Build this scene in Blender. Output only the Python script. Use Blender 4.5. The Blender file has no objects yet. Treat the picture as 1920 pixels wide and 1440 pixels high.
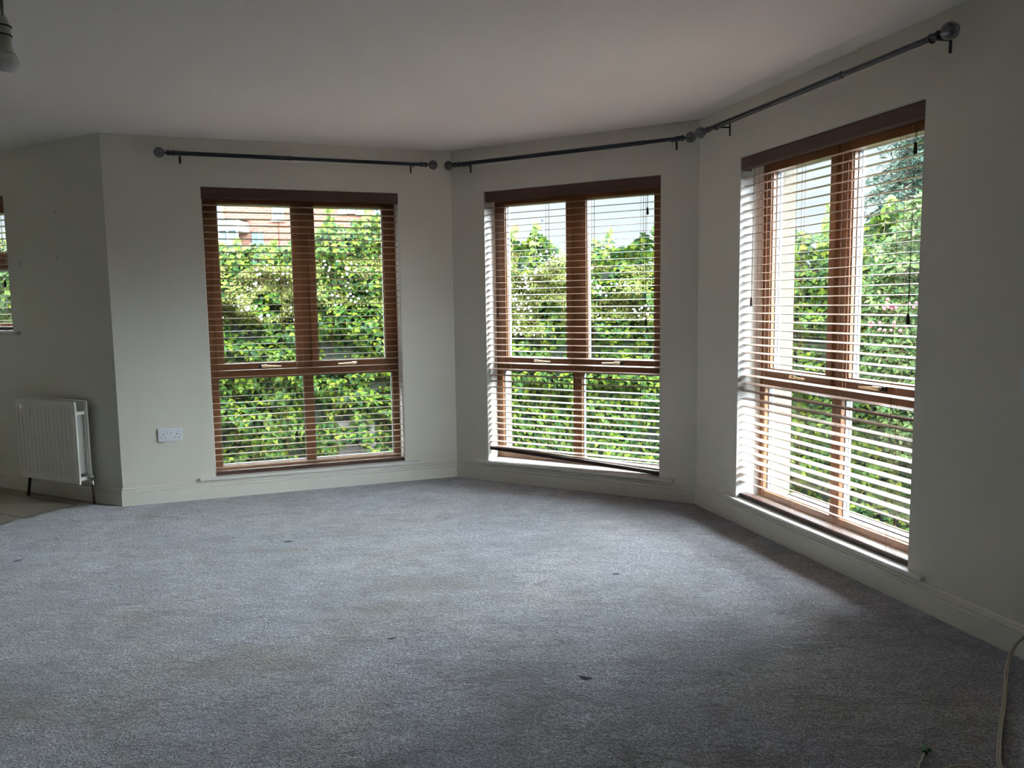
import bpy, bmesh, math, random
import numpy as np
from mathutils import Vector, Matrix, noise
random.seed(7)
rng = np.random.default_rng(7)
sc = bpy.context.scene
COL = sc.collection
PI = math.pi
R = math.radians

# ------------------------------------------------------------------ camera
F_PX = 1471.0051
PITCH, ROLL, EYE = 0.10279, -0.01424, 1.2975
cam_d = bpy.data.cameras.new('camera')
cam_d.sensor_width = 36.0
cam_d.sensor_fit = 'HORIZONTAL'
cam_d.lens = 36.0 * F_PX / 1920.0
cam_d.clip_start = 0.05
cam_d.clip_end = 300
cam = bpy.data.objects.new('camera', cam_d)
COL.objects.link(cam)
cp, sp = math.cos(PITCH), math.sin(PITCH)
right0 = Vector((1, 0, 0)); up0 = Vector((0, sp, cp)); fwd = Vector((0, cp, -sp))
cr, sr = math.cos(ROLL), math.sin(ROLL)
right = right0 * cr + up0 * sr
up = up0 * cr - right0 * sr
m = Matrix((right, up, -fwd)).transposed().to_4x4()
m.translation = Vector((0, 0, EYE))
cam.matrix_world = m
sc.camera = cam

# ------------------------------------------------------------------ world / sun / exposure
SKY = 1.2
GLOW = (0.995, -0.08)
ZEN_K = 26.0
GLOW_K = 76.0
w = bpy.data.worlds.new('sky'); sc.world = w
w.use_nodes = True
nt = w.node_tree; nt.nodes.clear()
tc = nt.nodes.new('ShaderNodeTexCoord')
sx = nt.nodes.new('ShaderNodeSeparateXYZ')
nt.links.new(tc.outputs['Generated'], sx.inputs[0])
rmp = nt.nodes.new('ShaderNodeValToRGB')
cr_ = rmp.color_ramp
cr_.elements[0].position = 0.0; cr_.elements[0].color = (0.84, 0.89, 0.93, 1)
cr_.elements[1].position = 1.0; cr_.elements[1].color = (0.80, 0.90, 1.0, 1)
e = cr_.elements.new(0.06); e.color = (0.86, 0.92, 0.97, 1)
e = cr_.elements.new(0.17); e.color = (0.60, 0.80, 0.94, 1)
e = cr_.elements.new(0.30); e.color = (0.80, 0.90, 1.0, 1)
nt.links.new(sx.outputs['Z'], rmp.inputs[0])
# added sky glow, overhead and out of view to the right, brightens the room
def mr_(x, a, b_, c, d, smooth=True):
    n = nt.nodes.new('ShaderNodeMapRange'); n.interpolation_type = 'SMOOTHSTEP' if smooth else 'LINEAR'
    for i_, v_ in zip((1, 2, 3, 4), (a, b_, c, d)): n.inputs[i_].default_value = v_
    nt.links.new(x, n.inputs[0]); return n.outputs[0]
def mth(op, x, y):
    n = nt.nodes.new('ShaderNodeMath'); n.operation = op
    for k_, q in enumerate((x, y)):
        if isinstance(q, (int, float)): n.inputs[k_].default_value = q
        else: nt.links.new(q, n.inputs[k_])
    return n.outputs[0]
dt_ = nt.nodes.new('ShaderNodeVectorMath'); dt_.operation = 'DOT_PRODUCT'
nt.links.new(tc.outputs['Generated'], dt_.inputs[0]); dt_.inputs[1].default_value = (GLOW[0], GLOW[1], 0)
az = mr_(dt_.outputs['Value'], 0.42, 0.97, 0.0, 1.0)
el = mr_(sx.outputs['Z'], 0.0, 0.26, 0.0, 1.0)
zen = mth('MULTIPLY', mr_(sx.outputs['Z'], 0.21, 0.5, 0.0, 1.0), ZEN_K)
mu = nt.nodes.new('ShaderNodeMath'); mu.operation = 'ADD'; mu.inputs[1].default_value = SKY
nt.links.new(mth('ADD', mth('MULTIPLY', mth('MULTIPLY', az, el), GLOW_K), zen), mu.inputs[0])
# soft clouds
nz = nt.nodes.new('ShaderNodeTexNoise'); nz.inputs['Scale'].default_value = 3.5
mp = nt.nodes.new('ShaderNodeMapping'); mp.inputs['Scale'].default_value = (1, 1, 4)
nt.links.new(tc.outputs['Generated'], mp.inputs[0]); nt.links.new(mp.outputs[0], nz.inputs['Vector'])
cl = nt.nodes.new('ShaderNodeMapRange'); cl.inputs[1].default_value = 0.42; cl.inputs[2].default_value = 0.62
nt.links.new(nz.outputs[0], cl.inputs[0])
mx = nt.nodes.new('ShaderNodeMix'); mx.data_type = 'RGBA'
nt.links.new(cl.outputs[0], mx.inputs[0]); nt.links.new(rmp.outputs[0], mx.inputs[6]); mx.inputs[7].default_value = (0.86, 0.94, 0.99, 1)
bg = nt.nodes.new('ShaderNodeBackground')
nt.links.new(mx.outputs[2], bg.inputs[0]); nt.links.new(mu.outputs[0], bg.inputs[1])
wo = nt.nodes.new('ShaderNodeOutputWorld'); nt.links.new(bg.outputs[0], wo.inputs[0])

sun_d = bpy.data.lights.new('sun', 'SUN'); sun_d.energy = 0.5; sun_d.angle = R(14); sun_d.color = (1.0, 0.95, 0.86)
sun = bpy.data.objects.new('sun', sun_d); COL.objects.link(sun)
# hazy sun high behind the house, shining over the roof on the hedge
sdir = Vector((0.25, 0.62, -1.0)).normalized()
sun.rotation_euler = sdir.to_track_quat('-Z', 'Y').to_euler()
sun.location = (0, -5, 12)

sc.view_settings.view_transform = 'Standard'
sc.view_settings.look = 'None'
sc.view_settings.gamma = 1.0
sc.view_settings.exposure = 0.0
sc.view_settings.use_curve_mapping = False
sc.cycles.max_bounces = 10
sc.cycles.diffuse_bounces = 7
sc.cycles.glossy_bounces = 4
sc.cycles.transmission_bounces = 6
sc.cycles.transparent_max_bounces = 16
sc.cycles.caustics_reflective = False
sc.cycles.caustics_refractive = False
sc.cycles.sample_clamp_indirect = 30.0
sc.cycles.use_denoising = True

# ------------------------------------------------------------------ materials
def mat(name, color, rough=0.6, metal=0.0, **kw):
    m = bpy.data.materials.new(name); m.use_nodes = True
    b = m.node_tree.nodes['Principled BSDF']
    b.inputs['Base Color'].default_value = (*color, 1)
    b.inputs['Roughness'].default_value = rough
    b.inputs['Metallic'].default_value = metal
    for k, v in kw.items():
        b.inputs[k.replace('_', ' ')].default_value = v
    return m

def nodes(m): return m.node_tree.nodes, m.node_tree.links, m.node_tree.nodes['Principled BSDF']

def noise_color(m, c1, c2, scale=5, detail=4, stretch=(1, 1, 1), bump=0.0, bscale=None, coord='Object'):
    N, L, b = nodes(m)
    t = N.new('ShaderNodeTexCoord'); mp = N.new('ShaderNodeMapping'); mp.inputs['Scale'].default_value = stretch
    L.new(t.outputs[coord], mp.inputs[0])
    n = N.new('ShaderNodeTexNoise'); n.inputs['Scale'].default_value = scale; n.inputs['Detail'].default_value = detail
    L.new(mp.outputs[0], n.inputs['Vector'])
    r = N.new('ShaderNodeValToRGB'); r.color_ramp.elements[0].position = 0.3; r.color_ramp.elements[1].position = 0.7
    r.color_ramp.elements[0].color = (*c1, 1); r.color_ramp.elements[1].color = (*c2, 1)
    L.new(n.outputs[0], r.inputs[0]); L.new(r.outputs[0], b.inputs['Base Color'])
    if bump:
        n2 = N.new('ShaderNodeTexNoise'); n2.inputs['Scale'].default_value = bscale or scale * 8; n2.inputs['Detail'].default_value = 3
        L.new(mp.outputs[0], n2.inputs['Vector'])
        bp = N.new('ShaderNodeBump'); bp.inputs['Strength'].default_value = bump; bp.inputs['Distance'].default_value = 0.004
        L.new(n2.outputs[0], bp.inputs['Height']); L.new(bp.outputs[0], b.inputs['Normal'])
    return m

M = {}
M['wall'] = noise_color(mat('wall_paint', (0.7, 0.68, 0.62), 0.75), (0.70, 0.675, 0.595), (0.73, 0.70, 0.62), 3, 3, bump=0.08, bscale=90)
M['wall_left'] = noise_color(mat('wall_paint_left', (0.7, 0.68, 0.62), 0.42), (0.68, 0.675, 0.60), (0.71, 0.70, 0.625), 2, 3, bump=0.08, bscale=90)
M['ceiling'] = noise_color(mat('ceiling_paint', (0.8, 0.79, 0.77), 0.9), (0.86, 0.845, 0.83), (0.89, 0.875, 0.86), 1.2, 3, bump=0.05, bscale=60)
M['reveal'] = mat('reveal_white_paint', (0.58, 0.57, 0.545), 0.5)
M['sill'] = mat('sill_gloss_white', (0.76, 0.75, 0.71), 0.35)
M['trim'] = mat('trim_gloss_paint', (0.72, 0.70, 0.63), 0.4)
M['render'] = noise_color(mat('pebbledash', (0.6, 0.55, 0.45), 0.95), (0.085, 0.076, 0.057), (0.13, 0.118, 0.092), 60, 4, bump=0.8, bscale=120)
M['wood'] = noise_color(mat('window_wood', (0.3, 0.12, 0.04), 0.38), (0.125, 0.053, 0.02), (0.20, 0.088, 0.034), 6, 5, (1, 1, 0.12), bump=0.03)
M['slat'] = noise_color(mat('slat_wood', (0.32, 0.17, 0.1), 0.30), (0.33, 0.235, 0.185), (0.40, 0.29, 0.235), 8, 4, (0.1, 3, 3))
M['valance'] = noise_color(mat('valance_wood', (0.22, 0.1, 0.05), 0.45), (0.085, 0.042, 0.03), (0.12, 0.06, 0.042), 8, 4, (0.15, 3, 3))
M['cord'] = mat('blind_cord', (0.22, 0.08, 0.04), 0.8)
M['tassel'] = mat('tassel_wood', (0.05, 0.022, 0.014), 0.5)
M['spacer'] = mat('spacer_white', (0.5, 0.51, 0.53), 0.4)
M['seal'] = mat('seal_grey', (0.12, 0.13, 0.14), 0.6)
M['brass'] = mat('handle_brass', (0.75, 0.6, 0.38), 0.25, 1.0)
M['blackm'] = mat('handle_base_black', (0.02, 0.018, 0.016), 0.4)
M['steel'] = mat('rod_gunmetal', (0.055, 0.063, 0.08), 0.22, 0.85)
M['chrome'] = mat('chrome', (0.7, 0.7, 0.72), 0.12, 1.0)
M['rad'] = mat('radiator_enamel', (0.78, 0.77, 0.71), 0.35)
M['fin'] = mat('radiator_fin_metal', (0.45, 0.44, 0.40), 0.5, 0.3)
M['copper'] = mat('copper_pipe', (0.10, 0.04, 0.03), 0.45, 0.4)
M['darkpipe'] = mat('dark_pipe', (0.03, 0.03, 0.028), 0.6)
M['plastic'] = mat('white_plastic', (0.74, 0.75, 0.80), 0.35)
M['plasticw'] = mat('cream_plastic', (0.66, 0.66, 0.60), 0.4)
M['hole'] = mat('dark_hole', (0.01, 0.01, 0.01), 0.8)
M['cable'] = mat('cable_sheath', (0.50, 0.47, 0.38), 0.45)
M['green'] = mat('green_plastic', (0.01, 0.16, 0.03), 0.4)
M['grey_wire'] = mat('cord_grey', (0.35, 0.36, 0.33), 0.6)
M['metalpost'] = mat('post_metal', (0.10, 0.13, 0.18), 0.6)
M['bark'] = noise_color(mat('bark', (0.1, 0.08, 0.06), 0.9), (0.07, 0.055, 0.04), (0.16, 0.13, 0.10), 12, 4, (1, 1, .3))
M['concrete'] = noise_color(mat('concrete', (0.4, 0.38, 0.34), 0.9), (0.13, 0.12, 0.115), (0.20, 0.185, 0.175), 9, 5)
M['shaded_core'] = noise_color(mat('shaded_wall_twigs', (0.03, 0.05, 0.025), 0.95), (0.006, 0.010, 0.006), (0.016, 0.026, 0.012), 14, 4)  # wall and twigs in near-black, standing in for shade behind the leaves
M['ground'] = noise_color(mat('ground_gravel', (0.3, 0.28, 0.25), 0.95), (0.12, 0.115, 0.10), (0.20, 0.19, 0.17), 25, 5)

def glass_mat():
    m = bpy.data.materials.new('window_glass'); m.use_nodes = True
    N, L = m.node_tree.nodes, m.node_tree.links; N.clear()
    o = N.new('ShaderNodeOutputMaterial'); mix = N.new('ShaderNodeMixShader')
    t = N.new('ShaderNodeBsdfTransparent'); t.inputs[0].default_value = (0.99, 0.995, 0.99, 1)
    g = N.new('ShaderNodeBsdfGlossy'); g.inputs['Roughness'].default_value = 0.01
    lw = N.new('ShaderNodeLayerWeight'); lw.inputs['Blend'].default_value = 0.5
    pw = N.new('ShaderNodeMath'); pw.operation = 'POWER'; pw.inputs[1].default_value = 5.0; L.new(lw.outputs['Facing'], pw.inputs[0])
    f = N.new('ShaderNodeMath'); f.operation = 'MULTIPLY_ADD'; f.inputs[1].default_value = 0.96; f.inputs[2].default_value = 0.02; L.new(pw.outputs[0], f.inputs[0])
    L.new(f.outputs[0], mix.inputs[0]); L.new(t.outputs[0], mix.inputs[1]); L.new(g.outputs[0], mix.inputs[2]); L.new(mix.outputs[0], o.inputs[0])
    return m
M['glass'] = glass_mat()
m = mat('bulb_glass', (0.92, 0.92, 0.92), 0.12); m.node_tree.nodes['Principled BSDF'].inputs['Transmission Weight'].default_value = 0.55
M['bulb'] = m
m = mat('finial_crystal', (0.75, 0.78, 0.82), 0.02); m.node_tree.nodes['Principled BSDF'].inputs['Transmission Weight'].default_value = 1.0
m.node_tree.nodes['Principled BSDF'].inputs['Base Color'].default_value = (0.20, 0.22, 0.25, 1)
M['crystal'] = m

def leaf_mat(name, base, trans):
    m = bpy.data.materials.new(name); m.use_nodes = True
    N, L = m.node_tree.nodes, m.node_tree.links
    b = N['Principled BSDF']; b.inputs['Roughness'].default_value = 0.5; b.inputs['Specular IOR Level'].default_value = 0.15
    a = N.new('ShaderNodeVertexColor'); a.layer_name = 'leaf_tint'
    L.new(a.outputs[0], b.inputs['Base Color'])
    t = N.new('ShaderNodeBsdfTranslucent'); L.new(a.outputs[0], t.inputs[0])
    mix = N.new('ShaderNodeMixShader'); mix.inputs[0].default_value = trans
    L.new(b.outputs[0], mix.inputs[1]); L.new(t.outputs[0], mix.inputs[2])
    L.new(mix.outputs[0], N['Material Output'].inputs[0])
    return m
M['leaf'] = leaf_mat('ivy_leaf', None, 0.22)
M['petal'] = mat('rose_petal', (0.5, 0.47, 0.45), 0.6)
M['pinkpetal'] = mat('pink_petal', (0.45, 0.14, 0.19), 0.6)

def carpet_mat():
    m = mat('carpet_pile', (0.2, 0.21, 0.235), 0.95)
    N, L, b = nodes(m)
    b.inputs['Sheen Weight'].default_value = 0.5
    b.inputs['Sheen Roughness'].default_value = 0.6
    b.inputs['Specular IOR Level'].default_value = 0.1
    t = N.new('ShaderNodeTexCoord')
    def nz(scale, detail, dist=0, stretch=None, rot=0):
        n = N.new('ShaderNodeTexNoise'); n.inputs['Scale'].default_value = scale; n.inputs['Detail'].default_value = detail
        n.inputs['Distortion'].default_value = dist
        if stretch:
            mp = N.new('ShaderNodeMapping'); mp.inputs['Scale'].default_value = stretch; mp.inputs['Rotation'].default_value = (0, 0, rot)
            L.new(t.outputs['Object'], mp.inputs[0]); L.new(mp.outputs[0], n.inputs['Vector'])
        else: L.new(t.outputs['Object'], n.inputs['Vector'])
        return n.outputs[0]
    def mr(x, a, b_, c, d):
        n = N.new('ShaderNodeMapRange'); n.inputs[1].default_value = a; n.inputs[2].default_value = b_; n.inputs[3].default_value = c; n.inputs[4].default_value = d
        L.new(x, n.inputs[0]); return n.outputs[0]
    def mul(x, y):
        n = N.new('ShaderNodeMath'); n.operation = 'MULTIPLY'; L.new(x, n.inputs[0]); L.new(y, n.inputs[1]); return n.outputs[0]
    def add(x, y):
        n = N.new('ShaderNodeMath'); n.operation = 'ADD'; L.new(x, n.inputs[0]); L.new(y, n.inputs[1]); return n.outputs[0]
    fine = nz(150, 4); tuft = nz(60, 3, 0.6); blot = nz(2.2, 5, 1.2); crease = nz(2.6, 4, 1.2, (1.0, 2.8, 1), 0.25)
    f = mul(mr(fine, 0.36, 0.64, 0.18, 2.0), mr(tuft, 0.32, 0.68, 0.62, 1.40))
    f = mul(f, mr(blot, 0.3, 0.7, 0.68, 1.22))
    # narrow trodden creases in the pile, their shade painted in as dark lines
    ab = N.new('ShaderNodeMath'); ab.operation = 'ABSOLUTE'
    sb = N.new('ShaderNodeMath'); sb.operation = 'SUBTRACT'; L.new(crease, sb.inputs[0]); sb.inputs[1].default_value = 0.5
    L.new(sb.outputs[0], ab.inputs[0])
    def thin(src, wd, dark, mask):
        sb_ = N.new('ShaderNodeMath'); sb_.operation = 'SUBTRACT'; L.new(src, sb_.inputs[0]); sb_.inputs[1].default_value = 0.5
        ab_ = N.new('ShaderNodeMath'); ab_.operation = 'ABSOLUTE'; L.new(sb_.outputs[0], ab_.inputs[0])
        ln_ = mr(ab_.outputs[0], 0.0, wd, 1.0, 0.0)
        return mul(ln_, mask), dark
    m1 = mr(nz(2.6, 2), 0.44, 0.56, 0, 1); m2 = mr(nz(3.4, 2, 0.4), 0.46, 0.56, 0, 1)
    c1, _ = thin(crease, 0.024, .5, m1)
    c2, _ = thin(nz(5.0, 4, 1.0, (1.0, 2.6, 1), -0.3), 0.024, .5, m2)
    cc = N.new('ShaderNodeMath'); cc.operation = 'MAXIMUM'; L.new(c1, cc.inputs[0]); L.new(c2, cc.inputs[1])
    f = mul(f, mr(cc.outputs[0], 0, 1, 1.0, 0.40))
    f = mul(f, mr(nz(7.0, 6, 1.0, (1.0, 2.2, 1), 0.1), 0.3, 0.7, 0.72, 1.25))
    cA = N.new('ShaderNodeMix'); cA.data_type = 'RGBA'; cA.inputs[6].default_value = (0.168, 0.180, 0.230, 1); cA.inputs[7].default_value = (0.196, 0.192, 0.203, 1)
    L.new(mr(nz(1.3, 3, 0.8), 0.35, 0.68, 0, 1), cA.inputs[0])
    # stains (brownish, irregular)
    stains = [(-0.576, 3.261, 0.20, 0.09), (-0.976, 2.768, 0.34, 0.16), (-1.20, 4.08, 0.15, 0.05), (-1.39, 4.10, 0.09, 0.04), (-0.45, 3.55, 0.30, 0.14), (-1.63, 3.21, 0.16, 0.08), (-1.75, 2.45, 0.35, 0.12)]
    last = None
    for (x, y, rx, ry) in stains:
        v = N.new('ShaderNodeMapping'); v.vector_type = 'POINT'
        v.inputs['Location'].default_value = (-x / rx, -y / ry, 0); v.inputs['Scale'].default_value = (1 / rx, 1 / ry, 0)
        L.new(t.outputs['Object'], v.inputs[0])
        ln = N.new('ShaderNodeVectorMath'); ln.operation = 'LENGTH'; L.new(v.outputs[0], ln.inputs[0])
        s = mr(add(ln.outputs['Value'], mr(nz(9, 5), 0.2, 0.8, -0.6, 0.6)), 0.35, 1.15, 1, 0)
        if last is None: last = s
        else:
            mxn = N.new('ShaderNodeMath'); mxn.operation = 'MAXIMUM'; L.new(last, mxn.inputs[0]); L.new(s, mxn.inputs[1]); last = mxn.outputs[0]
    cB = N.new('ShaderNodeMix'); cB.data_type = 'RGBA'; cB.inputs[7].default_value = (0.125, 0.108, 0.092, 1)
    L.new(mr(last, 0, 1, 0, 0.8), cB.inputs[0]); L.new(cA.outputs[2], cB.inputs[6])
    vm = N.new('ShaderNodeVectorMath'); vm.operation = 'SCALE'
    L.new(cB.outputs[2], vm.inputs[0]); L.new(f, vm.inputs[3])
    L.new(vm.outputs[0], b.inputs['Base Color'])
    bp = N.new('ShaderNodeBump'); bp.inputs['Strength'].default_value = 0.8; bp.inputs['Distance'].default_value = 0.006
    L.new(add(fine, tuft), bp.inputs['Height']); L.new(bp.outputs[0], b.inputs['Normal'])
    return m
M['carpet'] = carpet_mat()

def tile_mat():
    m = mat('floor_tile', (0.3, 0.27, 0.22), 0.35)
    N, L, b = nodes(m)
    t = N.new('ShaderNodeTexCoord'); mp = N.new('ShaderNodeMapping'); mp.inputs['Location'].default_value = (0.2, 0.097, 0)
    L.new(t.outputs['Object'], mp.inputs[0])
    br = N.new('ShaderNodeTexBrick'); br.offset = 0.5
    br.inputs['Scale'].default_value = 1.0; br.inputs['Brick Width'].default_value = 0.9; br.inputs['Row Height'].default_value = 0.351
    br.inputs['Mortar Size'].default_value = 0.006; br.inputs['Mortar Smooth'].default_value = 0.1
    br.inputs['Color1'].default_value = (0.40, 0.35, 0.27, 1); br.inputs['Color2'].default_value = (0.34, 0.31, 0.25, 1); br.inputs['Mortar'].default_value = (0.05, 0.045, 0.04, 1)
    L.new(mp.outputs[0], br.inputs['Vector']); L.new(br.outputs[0], b.inputs['Base Color'])
    return m
M['tile'] = tile_mat()

def brick_mat():
    m = mat('brickwork', (0.5, 0.2, 0.12), 0.9)
    N, L, b = nodes(m)
    t = N.new('ShaderNodeTexCoord'); mp = N.new('ShaderNodeMapping'); mp.inputs['Rotation'].default_value = (PI / 2, 0, 0)
    L.new(t.outputs['Object'], mp.inputs[0])
    br = N.new('ShaderNodeTexBrick')
    br.inputs['Scale'].default_value = 1.0; br.inputs['Brick Width'].default_value = 0.225; br.inputs['Row Height'].default_value = 0.075; br.inputs['Mortar Size'].default_value = 0.008
    br.inputs['Color1'].default_value = (0.17, 0.065, 0.04, 1); br.inputs['Color2'].default_value = (0.13, 0.048, 0.032, 1); br.inputs['Mortar'].default_value = (0.17, 0.135, 0.115, 1)
    L.new(mp.outputs[0], br.inputs['Vector']); L.new(br.outputs[0], b.inputs['Base Color'])
    return m
M['brick'] = brick_mat()
M['white'] = mat('white_pvc', (0.42, 0.44, 0.47), 0.5)
M['pane_far'] = mat('far_window_glass', (0.12, 0.17, 0.22), 0.1)
M['bluegrey'] = mat('blue_grey_frame', (0.08, 0.14, 0.20), 0.5)

# ------------------------------------------------------------------ mesh helpers
class MB:
    def __init__(s): s.v = []; s.f = []; s.mi = []; s.sm = []
    def add(s, vs, fs, mi=0, smooth=False):
        o = len(s.v); s.v += [tuple(x) for x in vs]
        for f in fs: s.f.append([o + i for i in f]); s.mi.append(mi); s.sm.append(smooth)
        return s
    def box(s, x0, x1, y0, y1, z0, z1, mi=0, bev=0.0):
        if bev > 0:
            bm = bmesh.new(); bmesh.ops.create_cube(bm, size=1)
            for v in bm.verts: v.co = Vector(((x0 + x1) / 2 + v.co.x * (x1 - x0), (y0 + y1) / 2 + v.co.y * (y1 - y0), (z0 + z1) / 2 + v.co.z * (z1 - z0)))
            bmesh.ops.bevel(bm, geom=bm.edges[:], offset=bev, segments=2, affect='EDGES', profile=0.6)
            bm.verts.index_update()
            s.add([v.co[:] for v in bm.verts], [[v.index for v in f.verts] for f in bm.faces], mi); bm.free(); return s
        vs = [(x0, y0, z0), (x1, y0, z0), (x1, y1, z0), (x0, y1, z0), (x0, y0, z1), (x1, y0, z1), (x1, y1, z1), (x0, y1, z1)]
        return s.add(vs, [(0, 3, 2, 1), (4, 5, 6, 7), (0, 1, 5, 4), (1, 2, 6, 5), (2, 3, 7, 6), (3, 0, 4, 7)], mi)
    def tube(s, pts, r, n=8, mi=0, cap=True):
        pts = [Vector(p) for p in pts]; rs = r if isinstance(r, (list, tuple)) else [r] * len(pts)
        vs = []; fs = []; prev = None
        for i, p in enumerate(pts):
            if i == 0: d = pts[1] - p
            elif i == len(pts) - 1: d = p - pts[-2]
            else: d = (pts[i + 1] - pts[i - 1])
            d.normalize()
            if prev is None:
                a = Vector((0, 0, 1)) if abs(d.z) < 0.9 else Vector((1, 0, 0)); u = d.cross(a).normalized()
            else: u = (prev - d * prev.dot(d)).normalized()
            prev = u; v = d.cross(u)
            for k in range(n):
                an = 2 * PI * k / n; vs.append(p + (u * math.cos(an) + v * math.sin(an)) * rs[i])
        for i in range(len(pts) - 1):
            for k in range(n):
                a, b = i * n + k, i * n + (k + 1) % n; fs.append((a, b, b + n, a + n))
        s.add(vs, fs, mi, True)
        if cap:
            s.add(vs[:n], [tuple(range(n))[::-1]], mi); s.add(vs[-n:], [tuple(range(n))], mi)
        return s
    def lathe(s, prof, origin=(0, 0, 0), axis='z', n=24, mi=0):
        vs = []; fs = []
        for (r, h) in prof:
            for k in range(n):
                a = 2 * PI * k / n; x, y = r * math.cos(a), r * math.sin(a)
                if axis == 'z': p = (x, y, h)
                elif axis == 'x': p = (h, x, y)
                else: p = (y, h, x)
                vs.append((p[0] + origin[0], p[1] + origin[1], p[2] + origin[2]))
        for i in range(len(prof) - 1):
            for k in range(n):
                a, b = i * n + k, i * n + (k + 1) % n; fs.append((a, b, b + n, a + n))
        fs.append(tuple(range(n))[::-1]); fs.append(tuple(range((len(prof) - 1) * n, len(prof) * n)))
        return s.add(vs, fs, mi, True)
    def build(s, name, mats, parent=None, smooth_ang=None):
        me = bpy.data.meshes.new(name); me.from_pydata(s.v, [], s.f)
        mats = mats if isinstance(mats, (list, tuple)) else [mats]
        for x in mats: me.materials.append(x)
        me.polygons.foreach_set('material_index', s.mi); me.polygons.foreach_set('use_smooth', s.sm)
        bm = bmesh.new(); bm.from_mesh(me); bmesh.ops.recalc_face_normals(bm, faces=bm.faces); bm.to_mesh(me); bm.free()
        me.update()
        o = bpy.data.objects.new(name, me); COL.objects.link(o)
        if parent: o.parent = parent
        return o

def tag(o, label, cat, group=None):
    o['label'] = label; o['category'] = cat
    if group: o['group'] = group
    return o
def struct(o, label=None):
    o['kind'] = 'structure'
    if label: o['label'] = label
    return o
def empty(name, mw=None):
    o = bpy.data.objects.new(name, None); o.empty_display_size = 0.1; COL.objects.link(o)
    if mw is not None: o.matrix_world = mw
    return o

# ------------------------------------------------------------------ room plan (metres)
HC = 2.4
C0 = Vector((-2.57469, 5.07694)); C1 = Vector((-0.42384, 5.841)); C2 = Vector((1.17249, 4.93655))
a3, aL = R(-73.43752923), R(152.41113158)
d1 = (C1 - C0).normalized(); d2 = (C2 - C1).normalized(); d3 = Vector((math.cos(a3), math.sin(a3))); dL = Vector((math.cos(aL), math.sin(aL)))
L1, L2 = (C1 - C0).length, (C2 - C1).length
L3 = 8.2; LL = 3.4
E3 = C2 + d3 * L3; EL = C0 + dL * LL
TH = 0.37; FR = 0.15
ZT, ZB = 2.092, 0.1476
def wallmat(origin, d):
    m = Matrix(((d.x, -d.y, 0), (d.y, d.x, 0), (0, 0, 1))).to_4x4(); m.translation = (origin.x, origin.y, 0); return m
WM = {'1': wallmat(C0, d1), '2': wallmat(C1, d2), '3': wallmat(C2, d3), 'L': wallmat(C0, -dL)}
WIN = {'1': (0.57205, 1.89014), '2': (0.27426, 1.5908), '3': (0.44847, 1.76800), 'L': (-2.45, -1.0765)}
WZ = {'1': (ZB, ZT), '2': (ZB, ZT), '3': (ZB, ZT), 'L': (1.150, 2.095)}

def wall_obj(name, key, x0, x1, extL, extR, label, pm):
    b = MB(); o0, o1 = WIN[key]; z0, z1 = WZ[key]
    for (y0, y1, mi, oz) in ((0, FR + 0.03, 0, 0.0), (FR + 0.03, TH, 1, 0.0)):
        e0, e1 = (extL, extR) if mi else (extL, extR)
        b.box(x0 - e0 * (0 if not mi else 1), o0, y0, y1, -0.02, HC + 0.02, mi)
        b.box(o1, x1 + e1 * (0 if not mi else 1), y0, y1, -0.02, HC + 0.02, mi)
        b.box(o0, o1, y0, y1, -0.02, z0 - 0.012, mi); b.box(o0, o1, y0, y1, z1, HC + 0.02, mi)
    o = b.build(name, [pm, M['render']]); o.matrix_world = WM[key]
    return struct(o, label)
def miter(a, b_):
    ang = a.angle(b_); return TH * math.tan(ang / 2)
wall_obj('wall_left', 'L', -LL, 0.0, 0.0, 0.0, 'shaded left wall with radiator and small scuffs', M['wall_left'])
wall_obj('wall_back_left', '1', 0.0, L1, 0, miter(d1, d2), 'left bay wall with the double socket', M['wall'])
wall_obj('wall_back', '2', 0.0, L2, miter(d1, d2), miter(d2, d3), 'middle bay wall', M['wall'])
wall_obj('wall_right', '3', 0.0, L3, miter(d2, d3), 0, 'long right bay wall', M['wall'])
# painted reveal linings (lighter gloss) belong to each opening
def lining(key, parent):
    b = MB(); o0, o1 = WIN[key]; z0, z1 = WZ[key]
    t = 0.004
    b.box(0, t, 0.001, FR, z0, z1); b.box(o1 - o0 - t, o1 - o0, 0.001, FR, z0, z1); b.box(0, o1 - o0, 0.001, FR, z1 - t, z1)
    ob = b.build('reveal_lining', M['reveal'], parent); return ob

# unseen rest of the room
def flat_wall(name, A, B, label=None):
    b = MB(); L = (B - A).length; b.box(-0.1, L + 0.1, 0, 0.25, -0.02, HC + 0.02)
    o = b.build(name, M['wall']); o.matrix_world = wallmat(A, (B - A).normalized()); return struct(o, label)
FB = Vector((-5.9, -2.9))
SE = Vector((E3.x, -2.9))
flat_wall('wall_front', SE, FB, 'wall behind the camera')
flat_wall('wall_kitchen', FB, EL, 'kitchen end wall')

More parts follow.
